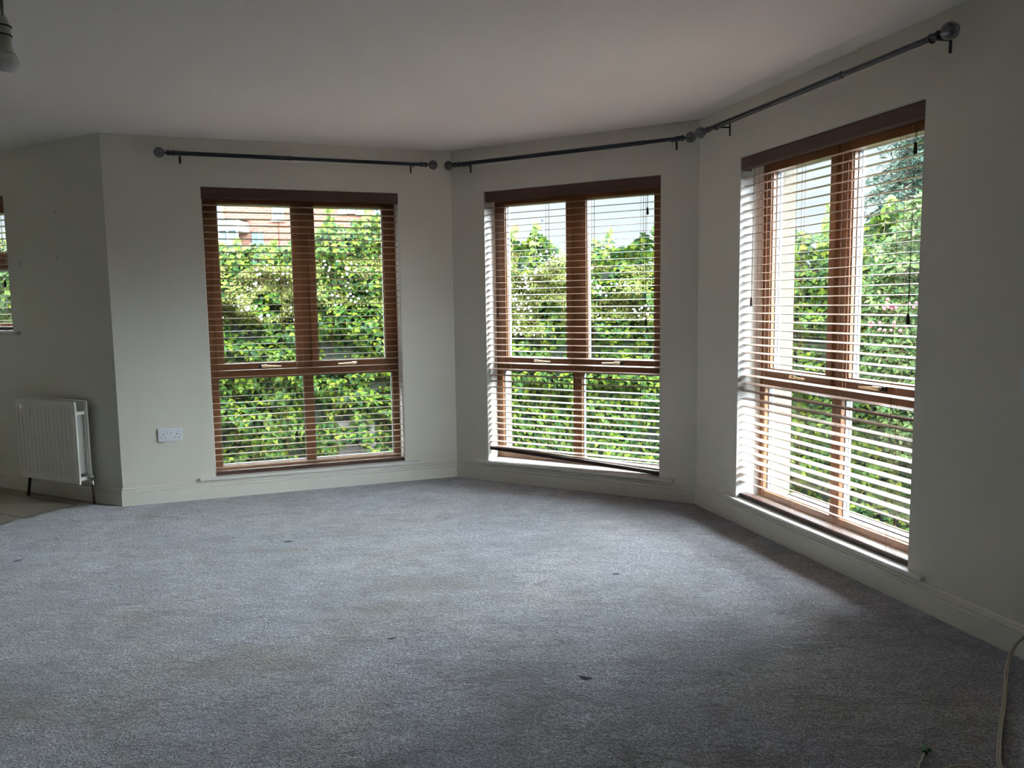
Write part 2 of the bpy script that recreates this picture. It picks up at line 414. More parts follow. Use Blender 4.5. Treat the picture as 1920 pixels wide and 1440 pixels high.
poly = [C0, C1, C2, SE, FB, EL]
def slab(name, pts, z0, z1, ms, mw=None):
    n = len(pts); inv = mw.inverted() if mw is not None else Matrix.Identity(4)
    vs = [inv @ Vector((p.x, p.y, z0)) for p in pts] + [inv @ Vector((p.x, p.y, z1)) for p in pts]
    fs = [list(range(n))[::-1], list(range(n, 2 * n))] + [(i, (i + 1) % n, (i + 1) % n + n, i + n) for i in range(n)]
    b = MB(); b.add([v[:] for v in vs], fs); o = b.build(name, ms)
    if mw is not None: o.matrix_world = mw
    return o
def grow(pts, r):
    c = sum(pts, Vector((0, 0))) / len(pts); return [p + (p - c).normalized() * r for p in pts]
struct(slab('floor', grow(poly, 0.12), -0.2, -0.008, M['tile'], WM['L']), 'brown floor tiles in the kitchen corner')
struct(slab('ceiling', grow(poly, 0.55), HC, HC + 0.25, M['ceiling']), 'plain white ceiling')

# carpet with real, gently lumpy surface
def carpet():
    edge = [Vector((-2.865, 5.195)), Vector((-2.90, 5.135)), Vector((-3.045, 4.93)), Vector((-3.115, 4.77)), Vector((-3.135, 4.62)), Vector((-3.6, 3.2)), Vector((-3.9, 1.0)), Vector((-3.9, -2.88))]
    nL = Vector((dL.y, -dL.x)); nL = nL if nL.dot(-C0) > 0 else -nL
    pts = [C0, C1, C2, SE + Vector((0, 0.02)), edge[-1]] + edge[::-1][1:]
    bm = bmesh.new()
    vs = [bm.verts.new((p.x, p.y, 0)) for p in pts]
    f = bm.faces.new(vs)
    bm.normal_update()
    if f.normal.z < 0: f.normal_flip()
    # slice into a grid for relief
    for k in range(1, 60):
        x = -4.0 + k * 0.13
        bmesh.ops.bisect_plane(bm, geom=bm.verts[:] + bm.edges[:] + bm.faces[:], plane_co=(x, 0, 0), plane_no=(1, 0, 0))
    for k in range(1, 70):
        y = -2.9 + k * 0.13
        bmesh.ops.bisect_plane(bm, geom=bm.verts[:] + bm.edges[:] + bm.faces[:], plane_co=(0, y, 0), plane_no=(0, 1, 0))
    # finer where the camera looks
    fine = [f for f in bm.faces if f.calc_center_median().y > 1.9]
    es = list({e for f in fine for e in f.edges})
    bmesh.ops.subdivide_edges(bm, edges=es, cuts=2, use_grid_fill=True)
    dents = [(-1.25, 4.233, .035), (-2.58, 3.966, .03), (-0.483, 2.945, .022), (0.241, 2.6, .024), (0.484, 3.637, .03), (0.097, 4.456, .03), (1.339, 2.704, .05)]
    for v in bm.verts:
        x, y = v.co.x, v.co.y
        h = 0.0022 * noise.noise(Vector((x * 2.2, y * 5.0, 0))) + 0.0016 * noise.noise(Vector((x * 6, y * 10, 3)))
        edge_fall = 0
        v.co.z = h
    bmesh.ops.triangulate(bm, faces=[f for f in bm.faces if len(f.verts) > 4])
    # side skirt
    be = [e for e in bm.edges if e.is_boundary]
    r = bmesh.ops.extrude_edge_only(bm, edges=be)
    for v in [g for g in r['geom'] if isinstance(g, bmesh.types.BMVert)]: v.co.z = -0.008
    me = bpy.data.meshes.new('carpet'); bm.to_mesh(me); bm.free()
    for p in me.polygons: p.use_smooth = True
    me.materials.append(M['carpet'])
    o = bpy.data.objects.new('carpet', me); COL.objects.link(o)
    tag(o, 'blue-grey fitted carpet with brownish stains covering the room floor', 'carpet')
    # furniture dents and lifted tuft marks: dark little hollows
    return o
carpet()

# skirting boards: moulded profile, one per wall
def skirting(name, key, x0, x1, m0, m1, label):
    prof = [(0.0, 0.0), (-0.018, 0.0), (-0.018, 0.078), (-0.016, 0.081), (-0.0115, 0.0825), (-0.0115, 0.0845), (-0.0165, 0.087), (-0.0165, 0.098), (-0.013, 0.1015), (-0.0065, 0.1025), (-0.0065, 0.1060), (-0.011, 0.1085), (-0.0095, 0.114), (-0.005, 0.118), (0.0, 0.118)]
    n = len(prof); vs = []
    for (x, mm) in ((x0, m0), (x1, m1)):
        for (y, z) in prof: vs.append((x + mm * (-y), y, z))
    fs = [(i, i + 1, i + 1 + n, i + n) for i in range(n - 1)] + [tuple(range(n)), tuple(range(2 * n - 1, n - 1, -1))]
    b = MB(); b.add(vs, fs); o = b.build(name, M['trim']); o.matrix_world = WM[key]; return struct(o, label)
def tn(a, b_): return math.tan(a.angle(b_) / 2)
t01 = tn(-dL, d1); t12 = tn(d1, d2); t23 = tn(d2, d3)
skirting('baseboard_left', 'L', -LL, 0, 0, t01, 'moulded skirting below the radiator')
skirting('baseboard_back_left', '1', 0, L1, -t01, -t12, 'moulded skirting below the left window')
skirting('baseboard_back', '2', 0, L2, t12, -t23, 'moulded skirting below the middle window')
skirting('baseboard_right', '3', 0, L3, t23, 0, 'moulded skirting along the right wall')

# ------------------------------------------------------------------ windows
def window(idx, key, label):
    o0, o1 = WIN[key]; z0, z1 = WZ[key]; Wd = o1 - o0
    mw = WM[key] @ Matrix.Translation((o0, 0, 0))
    root = empty('window_%d' % idx, mw); struct(root, label)
    yf, yb = FR, FR + 0.066      # frame front / back
    small = key == 'L'
    lining(key, root)
    fw = 0.05
    if not small:
        zb_lo, zt_lo, zb_up, zt_up = 0.187, 0.800, 0.902, 2.003
        tr0, tr1 = 0.800, 0.862
    else:
        zb_lo, zt_lo, zb_up, zt_up = 1.20, 1.60, 1.72, 2.003
        tr0, tr1 = 1.60, 1.675
    cx = Wd / 2; mh = 0.0335
    b = MB()
    b.box(0, fw, yf, yb, z0, z1, bev=.003); b.box(Wd - fw, Wd, yf, yb, z0, z1, bev=.003)
    b.box(fw, Wd - fw, yf, yb, z1 - fw, z1, bev=.003); b.box(fw, Wd - fw, yf, yb, z0, zb_lo, bev=.003)
    b.box(fw, Wd - fw, yf - 0.004, yb, tr0, tr1, bev=.004)
    b.box(cx - mh, cx + mh, yf, yb, tr1 - .003, z1 - fw, bev=.003); b.box(cx - mh, cx + mh, yf, yb, zb_lo - .003, tr0, bev=.003)
    # small beads against the lower glass
    b.build('window_frame', M['wood'], root)
    def pane(x0, x1, za, zb, par, yg):
        g = MB(); g.box(x0 - .012, x1 + .012, yg, yg + 0.004, za - .012, zb + .012); g.box(x0 - .012, x1 + .012, yg + 0.024, yg + 0.028, za - .012, zb + .012)
        g.build('glass_pane', M['glass'], par)
        # spacer between the two panes and outer glazing bead
        s = MB(); t = 0.004
        for (ya, yb2, mi, tt) in ((yg + .0045, yg + .0235, 0, .004), (yg + 0.0285, yg + 0.041, 1, .003)):
            s.box(x0 - .012, x0 + tt, ya, yb2, za - .012, zb + .012, mi); s.box(x1 - tt, x1 + .012, ya, yb2, za - .012, zb + .012, mi)
            s.box(x0 + tt, x1 - tt, ya, yb2, zb - tt, zb + .012, mi); s.box(x0 + tt, x1 - tt, ya, yb2, za - .012, za + tt, mi)
        s.build('glazing_spacer', [M['seal'], M['spacer']], par)
    pane(fw, cx - mh, zb_lo, zt_lo, root, yf + 0.024); pane(cx + mh, Wd - fw, zb_lo, zt_lo, root, yf + 0.024)
    # opening casements above the transom
    for side, (xa, xb) in enumerate(((fw - .004, cx - mh + .004), (cx + mh - .004, Wd - fw + .004))):
        c = MB(); sw = 0.046; za, zb = tr1 - .003, z1 - fw + .004
        y0, y1 = yf - 0.012, yf + 0.048
        c.box(xa, xa + sw, y0, y1, za, zb, bev=.004); c.box(xb - sw, xb, y0, y1, za, zb, bev=.004)
        c.box(xa + sw - .002, xb - sw + .002, y0, y1, za, zb_up, bev=.004); c.box(xa + sw - .002, xb - sw + .002, y0, y1, zt_up, zb, bev=.004)
        # inner glazing bead
        for (p, q, r_, s2) in ((xa + sw, xa + sw + .006, zb_up, zt_up), (xb - sw - .006, xb - sw, zb_up, zt_up), (xa + sw, xb - sw, zb_up, zb_up + .006), (xa + sw, xb - sw, zt_up - .006, zt_up)):
            c.box(p, q, y0 + .012, y0 + .03, r_, s2)
        co = c.build('casement', M['wood'], root)
        pane(xa + sw, xb - sw, zb_up, zt_up, co, yf + 0.022)
        if not small:
            hx = (xa + xb) / 2 + (0.015 if side == 0 else 0.005); sgn = 1 if side == 0 else -1
            h = MB(); hz = za + 0.02
            h.box(hx - .034, hx + .024, y0 - .012, y0 + .002, hz - .011, hz + .011, 1, bev=.004)
            h.tube([(hx, y0 - .004, hz), (hx, y0 - .032, hz)], .009, 10, 1)
            h.tube([(hx, y0 - .032, hz), (hx + sgn * .02, y0 - .036, hz + .001), (hx + sgn * .06, y0 - .036, hz), (hx + sgn * .118, y0 - .034, hz - .002)], [.009, .0075, .006, .005], 10, 0)
            h.tube([(hx - sgn * .012, y0 - .030, hz + .002), (hx + sgn * .022, y0 - .037, hz + .003)], .0095, 10, 0)
            h.build('casement_handle', [M['brass'], M['blackm']], co)
    # inner sill board with nosing
    s = MB(); hn = 0.096 if not small else 0.09
    s.box(-hn, Wd + hn, -0.030, 0.0, z0 - 0.021, z0 - 0.001, bev=.006)
    s.box(0, Wd, -0.004, FR, z0 - 0.0205, z0, bev=0.0)
    s.build('window_sill', M['sill'], root)
    # outer sill
    so = MB(); so.box(-0.02, Wd + 0.02, yb, TH + 0.05, z0 - .05, z0 - .012, bev=.004); so.build('outer_sill', M['concrete'], root)
    return root
window(1, '1', 'brown wooden window in the left bay wall')
window(2, '2', 'brown wooden window in the middle bay wall')
window(3, '3', 'brown wooden window in the right bay wall')
window(4, 'L', 'small window at the left edge above the radiator wall')

# ------------------------------------------------------------------ venetian blinds
def blind(key, tilt, label, zlast, rail, ladders, cords, extra_bottom=None):
    o0, o1 = WIN[key]; z0, z1 = WZ[key]; Wd = o1 - o0
    mw = WM[key] @ Matrix.Translation((o0, 0, 0)); inv0 = 0.006
    root = empty('venetian_blind', mw); tag(root, label, 'blind', 'wooden venetian blinds in the windows')
    x0, x1 = inv0, Wd - inv0
    v = MB()
    # valance board with rounded lower edge and returns
    vz0 = z1 - 0.078; xl = 0.014 if key in ('2', '3') else 0.004
    prof = [(0.004, z1 - .004), (0.016, z1 - .004), (0.016, vz0), (0.010, vz0 - .002), (0.004, vz0 + .002), (0.001, vz0 + .010), (0.001, z1 - .010)]
    n = len(prof); vs = [(x, y, z) for x in (xl, Wd - .003) for (y, z) in prof]
    v.add(vs, [(i, (i + 1) % n, (i + 1) % n + n, i + n) for i in range(n)] + [tuple(range(n)), tuple(range(2 * n - 1, n - 1, -1))])
    v.box(xl, xl + .008, 0.012, 0.06, vz0, z1 - .004)
    v.build('valance', M['valance'], root)
    h = MB(); h.box(x0 + .01, x1 - .01, 0.022, 0.078, z1 - .048, z1 - .002, bev=.002); h.build('headrail', M['tassel'], root)
    # slats
    pitch = 0.0445; zt = z1 - 0.114
    (rl, rr) = rail
    sl = MB(); k = 0; tl = math.tan(tilt); hw = 0.0245
    nsl = int((zt - zlast) / pitch) + 1
    zs = [zt - i * pitch for i in range(nsl)]
    nb = len(zs)
    sag = 0
    for i, z in enumerate(zs):
        fr = nb - 1 - i
        zl = max(z, rl + 0.014 + fr * 0.0042); zr = max(z, rr + 0.014 + fr * 0.0042)
        j = random.uniform(-.0008, .0008); tt = tl + random.uniform(-.012, .012)
        if extra_bottom and fr in extra_bottom: tt = extra_bottom[fr]
        dx = random.uniform(-.0015, .0015)
        prf = [(-hw, 0), (-hw * .5, .0011), (0, .0015), (hw * .5, .0011), (hw, 0), (hw, -.0026), (0, -.0012), (-hw, -.0026)]
        m_ = len(prf)
        vs = []
        for x, zz in ((x0 + dx, zl), (x1 + dx, zr)):
            for (y, q) in prf: vs.append((x, 0.050 + y, zz + j + q + y * tt))
        sl.add(vs, [(a, (a + 1) % m_, (a + 1) % m_ + m_, a + m_) for a in range(m_)] + [tuple(range(m_)), tuple(range(2 * m_ - 1, m_ - 1, -1))])
    sl.build('slats', M['slat'], root)
    # bottom rail (may hang askew)
    b = MB(); hh = 0.0085
    vs = []
    for x, zc in ((x0, rl), (x1, rr)):
        for (y, q) in ((0.0235, -hh), (0.0235, hh), (0.028, hh + .0025), (0.072, hh + .0025), (0.0765, hh), (0.0765, -hh), (0.072, -hh - .002), (0.028, -hh - .002)): vs.append((x, y, zc + q))
    b.add(vs, [(a, (a + 1) % 8, (a + 1) % 8 + 8, a + 8) for a in range(8)] + [tuple(range(8)), tuple(range(15, 7, -1))])
    b.build('bottom_rail', M['tassel' if key != '1' else 'valance'], root)
    # ladders: two outer strings, lift cord, rungs
    for t in ladders:
        zr_ = rl + (rr - rl) * t / Wd
        c = MB(); r_ = 0.0009
        for y in (0.0245, 0.0755): c.tube([(t, y, z1 - .05), (t, y, zr_ - .004)], r_, 5)
        c.tube([(t + .008, 0.050, z1 - .05), (t + .008, 0.050, zr_)], r_, 5)
        for z in zs:
            if z > zr_ + .02: c.tube([(t, .0245, z - .003 - .0245 * tl), (t, .0755, z - .003 + .0255 * tl)], .0006, 4)
        c.lathe([(.001, -.012), (.0055, -.010), (.0055, -.005), (.003, -.002)], (t, .050, zr_ - .006), n=10)
        c.build('ladder_cord', M['cord'], root)
    for (t, zend, two) in cords:
        c = MB(); r_ = 0.0011
        offs = (-.004, .004) if two else (0,)
        for o in offs: c.tube([(t + o * 1.5, 0.018, z1 - .07), (t + o, 0.012, z1 - .3 if zend < z1 - .4 else zend + .08), (t + o * .2, 0.010, zend + .045)], r_, 5)
        pc = c.build('pull_cord', M['tassel'], root)
        q = MB(); q.lathe([(.0022, .046), (.006, .042), (.0085, .006), (.0078, .001), (.003, -.002)], (t, .010, zend), n=12)
        q.build('tassel', M['tassel'], pc)
    return root
lad = [0.147, 0.488, 0.828, 1.172]
blind('1', R(-2.5), 'wooden venetian blind lowered over the leftmost bay window beside the socket', 0.19, (0.160, 0.160), lad, [], {0: math.tan(R(-6)), 1: math.tan(R(-7))})
blind('2', R(4.2), 'wooden venetian blind with crooked bottom rail hanging in the middle bay window', 0.19, (0.232, 0.162), [0.165, 0.485, 0.826, 1.172], [(1.223, 1.85, False), (1.214, 1.137, True), (0.10, 1.205, True)])
blind('3', R(5.0), 'largest wooden venetian blind, in the right bay window with long cord tassels', 0.205, (0.163, 0.160), [0.147, 0.473, 0.812, 1.161], [(1.262, 1.885, False), (1.256, 1.185, True), (0.114, 1.265, True)], {0: math.tan(R(-14)), 1: math.tan(R(-15)), 2: math.tan(R(-10))})
blind('L', R(1.0), 'narrow slice of wooden venetian blind in the small window at left edge', 1.18, (1.164, 1.164), [1.20, 0.85, 0.2], [(1.3035, 1.465, False)])

# ------------------------------------------------------------------ curtain poles
def pole(key, s0, s1, brk, joint, label):
    z = 2.281; yo = -0.09; L = s1 - s0
    mw = WM[key] @ Matrix.Translation((s0, yo, z))
    root = empty('curtain_pole', mw); tag(root, label, 'curtain pole', 'dark metal curtain poles above the bay windows')
    b = MB(); jx = joint - s0
    b.tube([(0.06, 0, 0), (jx, 0, 0)], 0.0142, 20); b.tube([(jx - .01, 0, 0), (L - 0.06, 0, 0)], 0.0122, 20)
    b.build('rod', M['steel'], root)
    c = MB(); c.tube([(jx - .006, 0, 0), (jx + .006, 0, 0)], 0.0158, 20); c.build('joint_ring', M['blackm'], root)
    for e_, sg in ((0.0, 1), (L, -1)):
        f = MB()
        # collar and neck
        pr = [(.0125, .095), (.0172, .093), (.0172, .082), (.0150, .080), (.0150, .060), (.0175, .056), (.0185, .050), (.0150, .044), (.0075, .040), (.0065, .034), (.010, .030), (.010, .027)]
        f.lathe([(r_, e_ + sg * h) for r_, h in pr], axis='x', n=24)
        fo = f.build('finial_neck', M['steel'], root)
        g = MB(); nn = 14; rr_ = .0335
        g.lathe([(max(.0004, rr_ * math.sin(PI * i / nn)), e_ + rr_ * -math.cos(PI * i / nn)) for i in range(nn + 1)], axis='x', n=28)
        g.build('crystal_ball', M['crystal'], fo)
        g = MB(); g.lathe([(.0005, e_ - sg * .012), (.010, e_ - sg * .006), (.012, e_ + sg * .006), (.006, e_ + sg * .018), (.009, e_ + sg * .031)], axis='x', n=16)
        g.build('ball_core', M['chrome'], fo)
    for s in brk:
        x = s - s0; k = MB()
        k.box(x - .006, x + .006, -yo - .004, -yo, -.050, .018, bev=.0015)            # wall plate
        k.tube([(x, -yo - .002, -.001), (x, -yo - .05, -.003), (x, .010, -.006)], .0050, 10)  # arm
        k.tube([(x, -.017, -.002), (x, -.013, -.014), (x, 0, -.0195), (x, .013, -.014), (x, .017, -.002)], .0035, 8)  # cup
        k.build('bracket', M['blackm'], root)
pole('1', 0.345, 2.128, (0.462, 1.986), 1.15, 'dark metal curtain pole with crystal ball ends above the leftmost bay window')
pole('2', 0.044, 1.806, (0.173, 1.69), 1.50, 'dark metal curtain pole above the middle bay window with the crooked blind')
pole('3', 0.163, 1.962, (0.338, 1.878), 1.373, 'long shiny curtain pole nearest the viewer above the right bay window')

# ------------------------------------------------------------------ radiator on the left wall
def radiator():
    # local x = along wall (negative = left), y outward; room side is -y
    xa, xb, z0, z1 = -0.895, -0.252, 0.150, 0.690
    mw = WM['L'] @ Matrix.Translation((xa, 0, 0)); W_ = xb - xa
    root = empty('radiator', mw); tag(root, 'white double panel radiator on the shaded left wall near the corner', 'radiator')
    def panel(yc, name):
        nf = 15; px = W_ / nf; b = MB(); nz_ = [z0, z0 + .035, z0 + .055, z1 - .055, z1 - .035, z1]
        # corrugated pressed face
        xs = []; 
        for i in range(nf):
            for (u, d) in ((0.0, 0), (.22, 0), (.34, 1), (.66, 1), (.78, 0)): xs.append(((i + u) * px, d))
        xs.append((W_, 0))
        vs = []; fs = []
        for (z, a) in zip(nz_, (0, 0, 1, 1, 0, 0)):
            for (x, d) in xs: vs.append((x, yc - 0.006 - .005 * d * a, z))
        n = len(xs)
        for r_ in range(len(nz_) - 1):
            for i in range(n - 1): fs.append((r_ * n + i, r_ * n + i + 1, (r_ + 1) * n + i + 1, (r_ + 1) * n + i))
        b.add(vs, fs)
        b.box(0, W_, yc - .0058, yc + .006, z0, z1, bev=.002)
        # rolled seam edges
        b.tube([(0, yc, z1), (W_, yc, z1)], .0065, 10); b.tube([(0, yc, z0), (W_, yc, z0)], .0065, 10)
        b.tube([(W_, yc, z0), (W_, yc, z1)], .0068, 10); b.tube([(0, yc, z0), (0, yc, z1)], .0068, 10)
        return b.build(name, M['rad'], root)
    panel(-0.125, 'front_panel'); panel(-0.045, 'rear_panel')
    b = MB()
    for i in range(26):
        x = .03 + i * (W_ - .06) / 25
        b.box(x - .0008, x + .0008, -.117, -.055, z0 + .06, z1 - .09)
    b.build('convector_fins', M['fin'], root)
    for x in (.012, W_ - .03):
        for za, zb in ((z1 - .085, z1 - .062), (z0 + .015, z0 + .040)):
            c = MB(); c.box(x, x + .018, -.118, -.052, za, zb, bev=.003); c.build('end_connector', M['rad'], root)
    # wall brackets
    for x in (.12, W_ - .12):
        c = MB(); c.box(x, x + .03, -.040, 0, z0 + .03, z1 - .03); c.build('wall_bracket', M['rad'], root)
    v = MB(); vx = W_ + .018
    v.tube([(W_ - .01, -.050, z0 + .028), (vx + .004, -.050, z0 + .028)], .011, 12)
    v.lathe([(.010, z0 - .030), (.0135, z0 - .026), (.0135, z0 - .006), (.010, z0 - .002), (.0105, z0 + .022), (.0145, z0 + .026), (.0145, z0 + .044), (.011, z0 + .050)], (vx, -.050, 0), n=14)
    v.build('valve', M['chrome'], root)
    p = MB(); p.tube([(vx, -.050, z0 - .028), (vx + .001, -.050, -.004)], .0078, 12); p.build('copper_pipe', M['copper'], root)
    p = MB(); p.tube([(-.008, -.050, z0 + .02), (-.012, -.062, z0 - .02), (-.016, -.078, .012), (-.018, -.08, -.006)], .0095, 12); p.build('feed_pipe', M['darkpipe'], root)
radiator()

# ------------------------------------------------------------------ socket & switch
def socket():
    mw = WM['1'] @ Matrix.Translation((0.232, 0, 0.4115))
    root = empty('double_socket', mw); tag(root, 'white double plug socket on the wall left of the leftmost bay window', 'socket')
    W_, H_ = 0.148, 0.087
    b = MB(); b.box(0, W_, -.0105, 0, 0, H_, bev=.003); b.build('face_plate', M['plastic'], root)
    for sx in (0.055, 0.079):
        s = MB(); s.box(sx, sx + .0135, -.0145, -.010, .050, .070, bev=.0015); s.box(sx - .0012, sx - .0002, -.0112, -.010, .048, .072, 1); s.build('rocker_switch', [M['plastic'], M['hole']], root)
    for cx in (.033, .115):
        s = MB()
        s.box(cx - .002, cx + .002, -.0112, -.010, .0455, .0545); s.box(cx - .0145, cx - .0085, -.0112, -.010, .0255, .0295); s.box(cx + .0085, cx + .0145, -.0112, -.010, .0255, .0295)
        s.build('socket_holes', M['hole'], root)
    for cx in (.0085, .1395):
        s = MB(); s.lathe([(.0028, -.0115), (.0028, -.010)], (cx, 0, .0435), axis='y', n=12); s.build('screw', M['fin'], root)
socket()
def light_switch():
    mw = WM['3'] @ Matrix.Translation((2.254, 0, 0.957))
    root = empty('light_switch', mw); tag(root, 'white switch plate on the right wall, cut by the right picture edge', 'switch')
    b = MB(); b.box(0, .086, -.009, 0, 0, .086, bev=.003)
    b.build('face_plate', M['plastic'], root)
    s = MB(); s.box(.037, .049, -.0125, -.0085, .031, .055, bev=.0015); s.build('rocker', M['plastic'], root)
light_switch()

# ------------------------------------------------------------------ pendant bulb
def pendant():
    px, py = -1.1125, 1.80; zb = 1.824
    root = empty('pendant_light', Matrix.Translation((px, py, zb))); tag(root, 'bare bulb in a cream lampholder hanging from the ceiling at top left', 'pendant light')
    c = MB(); c.tube([(.004, 0, .112), (.006, 0, .2), (.001, 0, .4), (0, 0, HC - zb - .02)], .0035, 10); c.build('flex', M['grey_wire'], root)
    h = MB(); h.lathe([(.004, .118), (.010, .116), (.0135, .108), (.0155, .100), (.0175, .096), (.0175, .094), (.0178, .076), (.0178, .074), (.0165, .052), (.0165, .046)], n=28); ho = h.build('lampholder', M['plasticw'], root)
    r = MB()
    for z in (.0950, .0755): r.lathe([(.0175, z - .0012), (.0195, z - .0012), (.0195, z + .0012), (.0175, z + .0012)], n=28)
    r.build('rings', M['hole'], ho)
    k = MB(); k.lathe([(.0165, .060), (.0185, .048), (.0225, .040), (.0245, .036)], n=28); k.build('bulb_collar', M['plasticw'], root)
    b = MB(); b.lathe([(.0245, .037), (.0275, .030), (.0292, .022), (.0285, .013), (.024, .0055), (.016, .0015), (.008, .0002), (.0005, 0)], n=32); b.build('bulb', M['bulb'], root)
    q = MB(); q.lathe([(.012, HC - zb - .028), (.036, HC - zb - .022), (.04, HC - zb)], n=28); q.build('ceiling_rose', M['plasticw'], root)
pendant()

# ------------------------------------------------------------------ cables at the right
def smooth(pts, k=6):
    out = []; P = [Vector(p) for p in pts]
    for i in range(len(P) - 1):
        p0, p1, p2, p3 = P[max(i - 1, 0)], P[i], P[i + 1], P[min(i + 2, len(P) - 1)]
        for j in range(k):
            t = j / k; out.append(0.5 * ((2 * p1) + (p2 - p0) * t + (2 * p0 - 5 * p1 + 4 * p2 - p3) * t * t + (3 * p1 - p0 - 3 * p2 + p3) * t ** 3))
    out.append(P[-1]); return out
cb = MB()
path = smooth([(1.838, 2.66, .13), (1.797, 2.665, .095), (1.773, 2.667, .072), (1.746, 2.654, .037), (1.691, 2.587, .010), (1.621, 2.481, .0062), (1.551, 2.376, .0062), (1.483, 2.28, .0062), (1.423, 2.191, .0062), (1.369, 2.108, .0062), (1.335, 2.046, .0062), (1.33, 1.95, .0062), (1.36, 1.8, .0062)])
cb.tube([p + Vector((-.0028, .0014, 0)) for p in path], .0034, 8); cb.tube([p + Vector((.0028, -.0014, 0)) for p in path], .0034, 8)
tag(cb.build('flat_cable', M['cable']), 'flat cream cable trailing from the right wall over the carpet', 'cable')
r0 = empty('phone_lead', Matrix.Translation((1.11, 2.052, 0))); tag(r0, 'thin white lead with a green tip at the bottom edge of the carpet', 'cable')
b = MB(); b.tube(smooth([(0.052, .066, .008), (.03, .035, .006), (.005, .005, .005), (-.02, -.05, .005), (-.03, -.2, .005)]), .0026, 8); b.build('lead', M['cable'], r0)
b = MB(); b.tube([(.049, .058, .009), (.061, .083, .010), (.068, .097, .009)], [.0075, .0065, .003], 10); b.box(.056, .074, .070, .078, .005, .012); b.build('green_plug', M['green'], r0)
b = MB(); b.tube(smooth([(1.13, 1.96, .005), (1.17, 2.03, .005), (1.215, 2.052, .005), (1.265, 2.047, .005), (1.30, 2.00, .005), (1.31, 1.9, .005)]), .003, 8)
tag(b.build('loose_lead', M['cable']), 'curve of thin white lead just showing at the bottom right edge', 'cable')

# small carpet dents: dark flat pieces stand in for their shade
def bit(x, y, r, ang, label):
    b = MB(); n = 14; vs = [(0, 0, .0035)]
    for k in range(n):
        a = 2 * PI * k / n; rr = r * (1 + .3 * math.sin(3 * a + ang) + .15 * math.cos(5 * a)); vs.append((rr * math.cos(a), .5 * rr * math.sin(a), .001))
    b.add(vs, [(0, 1 + k, 1 + (k + 1) % n) for k in range(n)] + [tuple(range(n, 0, -1))])
    o = b.build('carpet_dent_shade', M['hole2']); o.location = (x, y, .0015); o.rotation_euler = (0, 0, ang); tag(o, label, 'fluff', 'painted dent shades on the carpet')
M['hole2'] = mat('dent_shade', (0.075, 0.078, 0.088), 0.95)
bit(-1.25, 4.233, .028, .2, 'painted dent shade on the carpet below the leftmost window')
bit(-2.58, 3.966, .024, 1.0, 'painted dent shade near the left picture edge of carpet')
bit(-0.483, 2.945, .016, .4, 'small painted dent shade in the middle of the carpet')
bit(0.241, 2.6, .022, -.3, 'painted dent shade on the carpet at lower centre')
bit(0.484, 3.637, .018, .1, 'small painted dent shade on the lighter carpet below the middle window')

# scuffs / plugged screw holes on the left wall
def scuff(s, z, kind, label):
    b = MB()
    if kind == 'ring':
        n = 20; vs = []
        for k in range(n):
            a = 2 * PI * k / n; wob = 1 + .1 * math.sin(3 * a)
            for r_ in (.013, .019): vs.append((r_ * wob * math.cos(a), -.0006, r_ * wob * math.sin(a)))
        b.add(vs, [(2 * k, 2 * k + 1, (2 * k + 3) % (2 * n), (2 * k + 2) % (2 * n)) for k in range(n)])
    else:
        b.tube([(-.004, -.001, -.012), (0, -.001, 0), (.004, -.001, .01)], [.003, .004, .002], 8); b.tube([(.008, -.001, .010), (.012, -.001, .018)], .0022, 6)
    o = b.build('wall_scuff', M['scuff']); o.matrix_world = WM['L'] @ Matrix.Translation((-s, 0, z)); tag(o, label, 'mark', 'scuff marks on the left wall')
M['scuff'] = mat('scuff_grey', (0.42, 0.42, 0.40), 0.8)
scuff(.927, 1.619, 'ring', 'faint grey ring mark beside the small left window')
scuff(.519, 1.636, 'dash', 'small dark scratch on the left wall at window height')
scuff(.506, 1.941, 'dash', 'small faint scratch high on the left wall')

# ================================================================== outside
GZ = -1.12
g = MB(); g.box(-45, 45, 6.9, 70, GZ - .2, GZ); g.box(2.8, 45, -10, 6.9, GZ - .2, GZ); g.box(-45, -6.4, -10, 6.9, GZ - .2, GZ)
struct(g.build('ground', M['ground']), 'gravel ground outside')

HP = [(-9, 8.9), (-5, 8.2), (-3, 8.1), (-1.5, 8.25), (0, 8.5), (1.5, 8.4), (3, 7.95), (4.2, 7.3), (6, 6.0), (8, 4.2)]
TOPS = [(-9, 2.2), (-5.25, 2.08), (-4.2, 2.0), (-3.0, 1.97), (-2.92, 1.91), (-2.81, 1.97), (-2.75, 1.91), (-2.65, 1.95), (-2.49, 1.95), (-2.39, 1.92), (-2.26, 1.99), (-2.03, 2.06), (-1.95, 2.14), (-1.88, 2.26), (-1.83, 2.18), (-1.76, 2.12), (-1.69, 2.09), (-1.63, 2.18), (-1.52, 2.24), (-1.41, 2.25), (-1.2, 2.19), (-.32, 2.02), (.01, 2.06), (.08, 1.97), (.16, 1.94), (.25, 2.07), (.34, 2.02), (.42, 1.96), (.5, 1.89), (.62, 1.80), (.75, 1.85), (.84, 1.95), (.96, 1.98), (1.05, 2.01), (1.11, 1.88), (1.21, 1.87), (1.32, 1.93), (1.43, 2.0), (1.55, 2.1), (1.91, 2.09), (2.81, 2.05), (2.91, 2.0), (3.01, 1.95), (3.07, 1.95), (3.12, 2.14), (3.22, 2.14), (3.37, 1.95), (3.5, 2.08), (3.62, 2.22), (3.83, 2.22), (4.2, 2.3), (8, 2.3)]
hx = np.array([p[0] for p in HP], float); hy = np.array([p[1] for p in HP], float)
tx = np.array([p[0] for p in TOPS], float); tz = np.array([p[1] for p in TOPS], float)

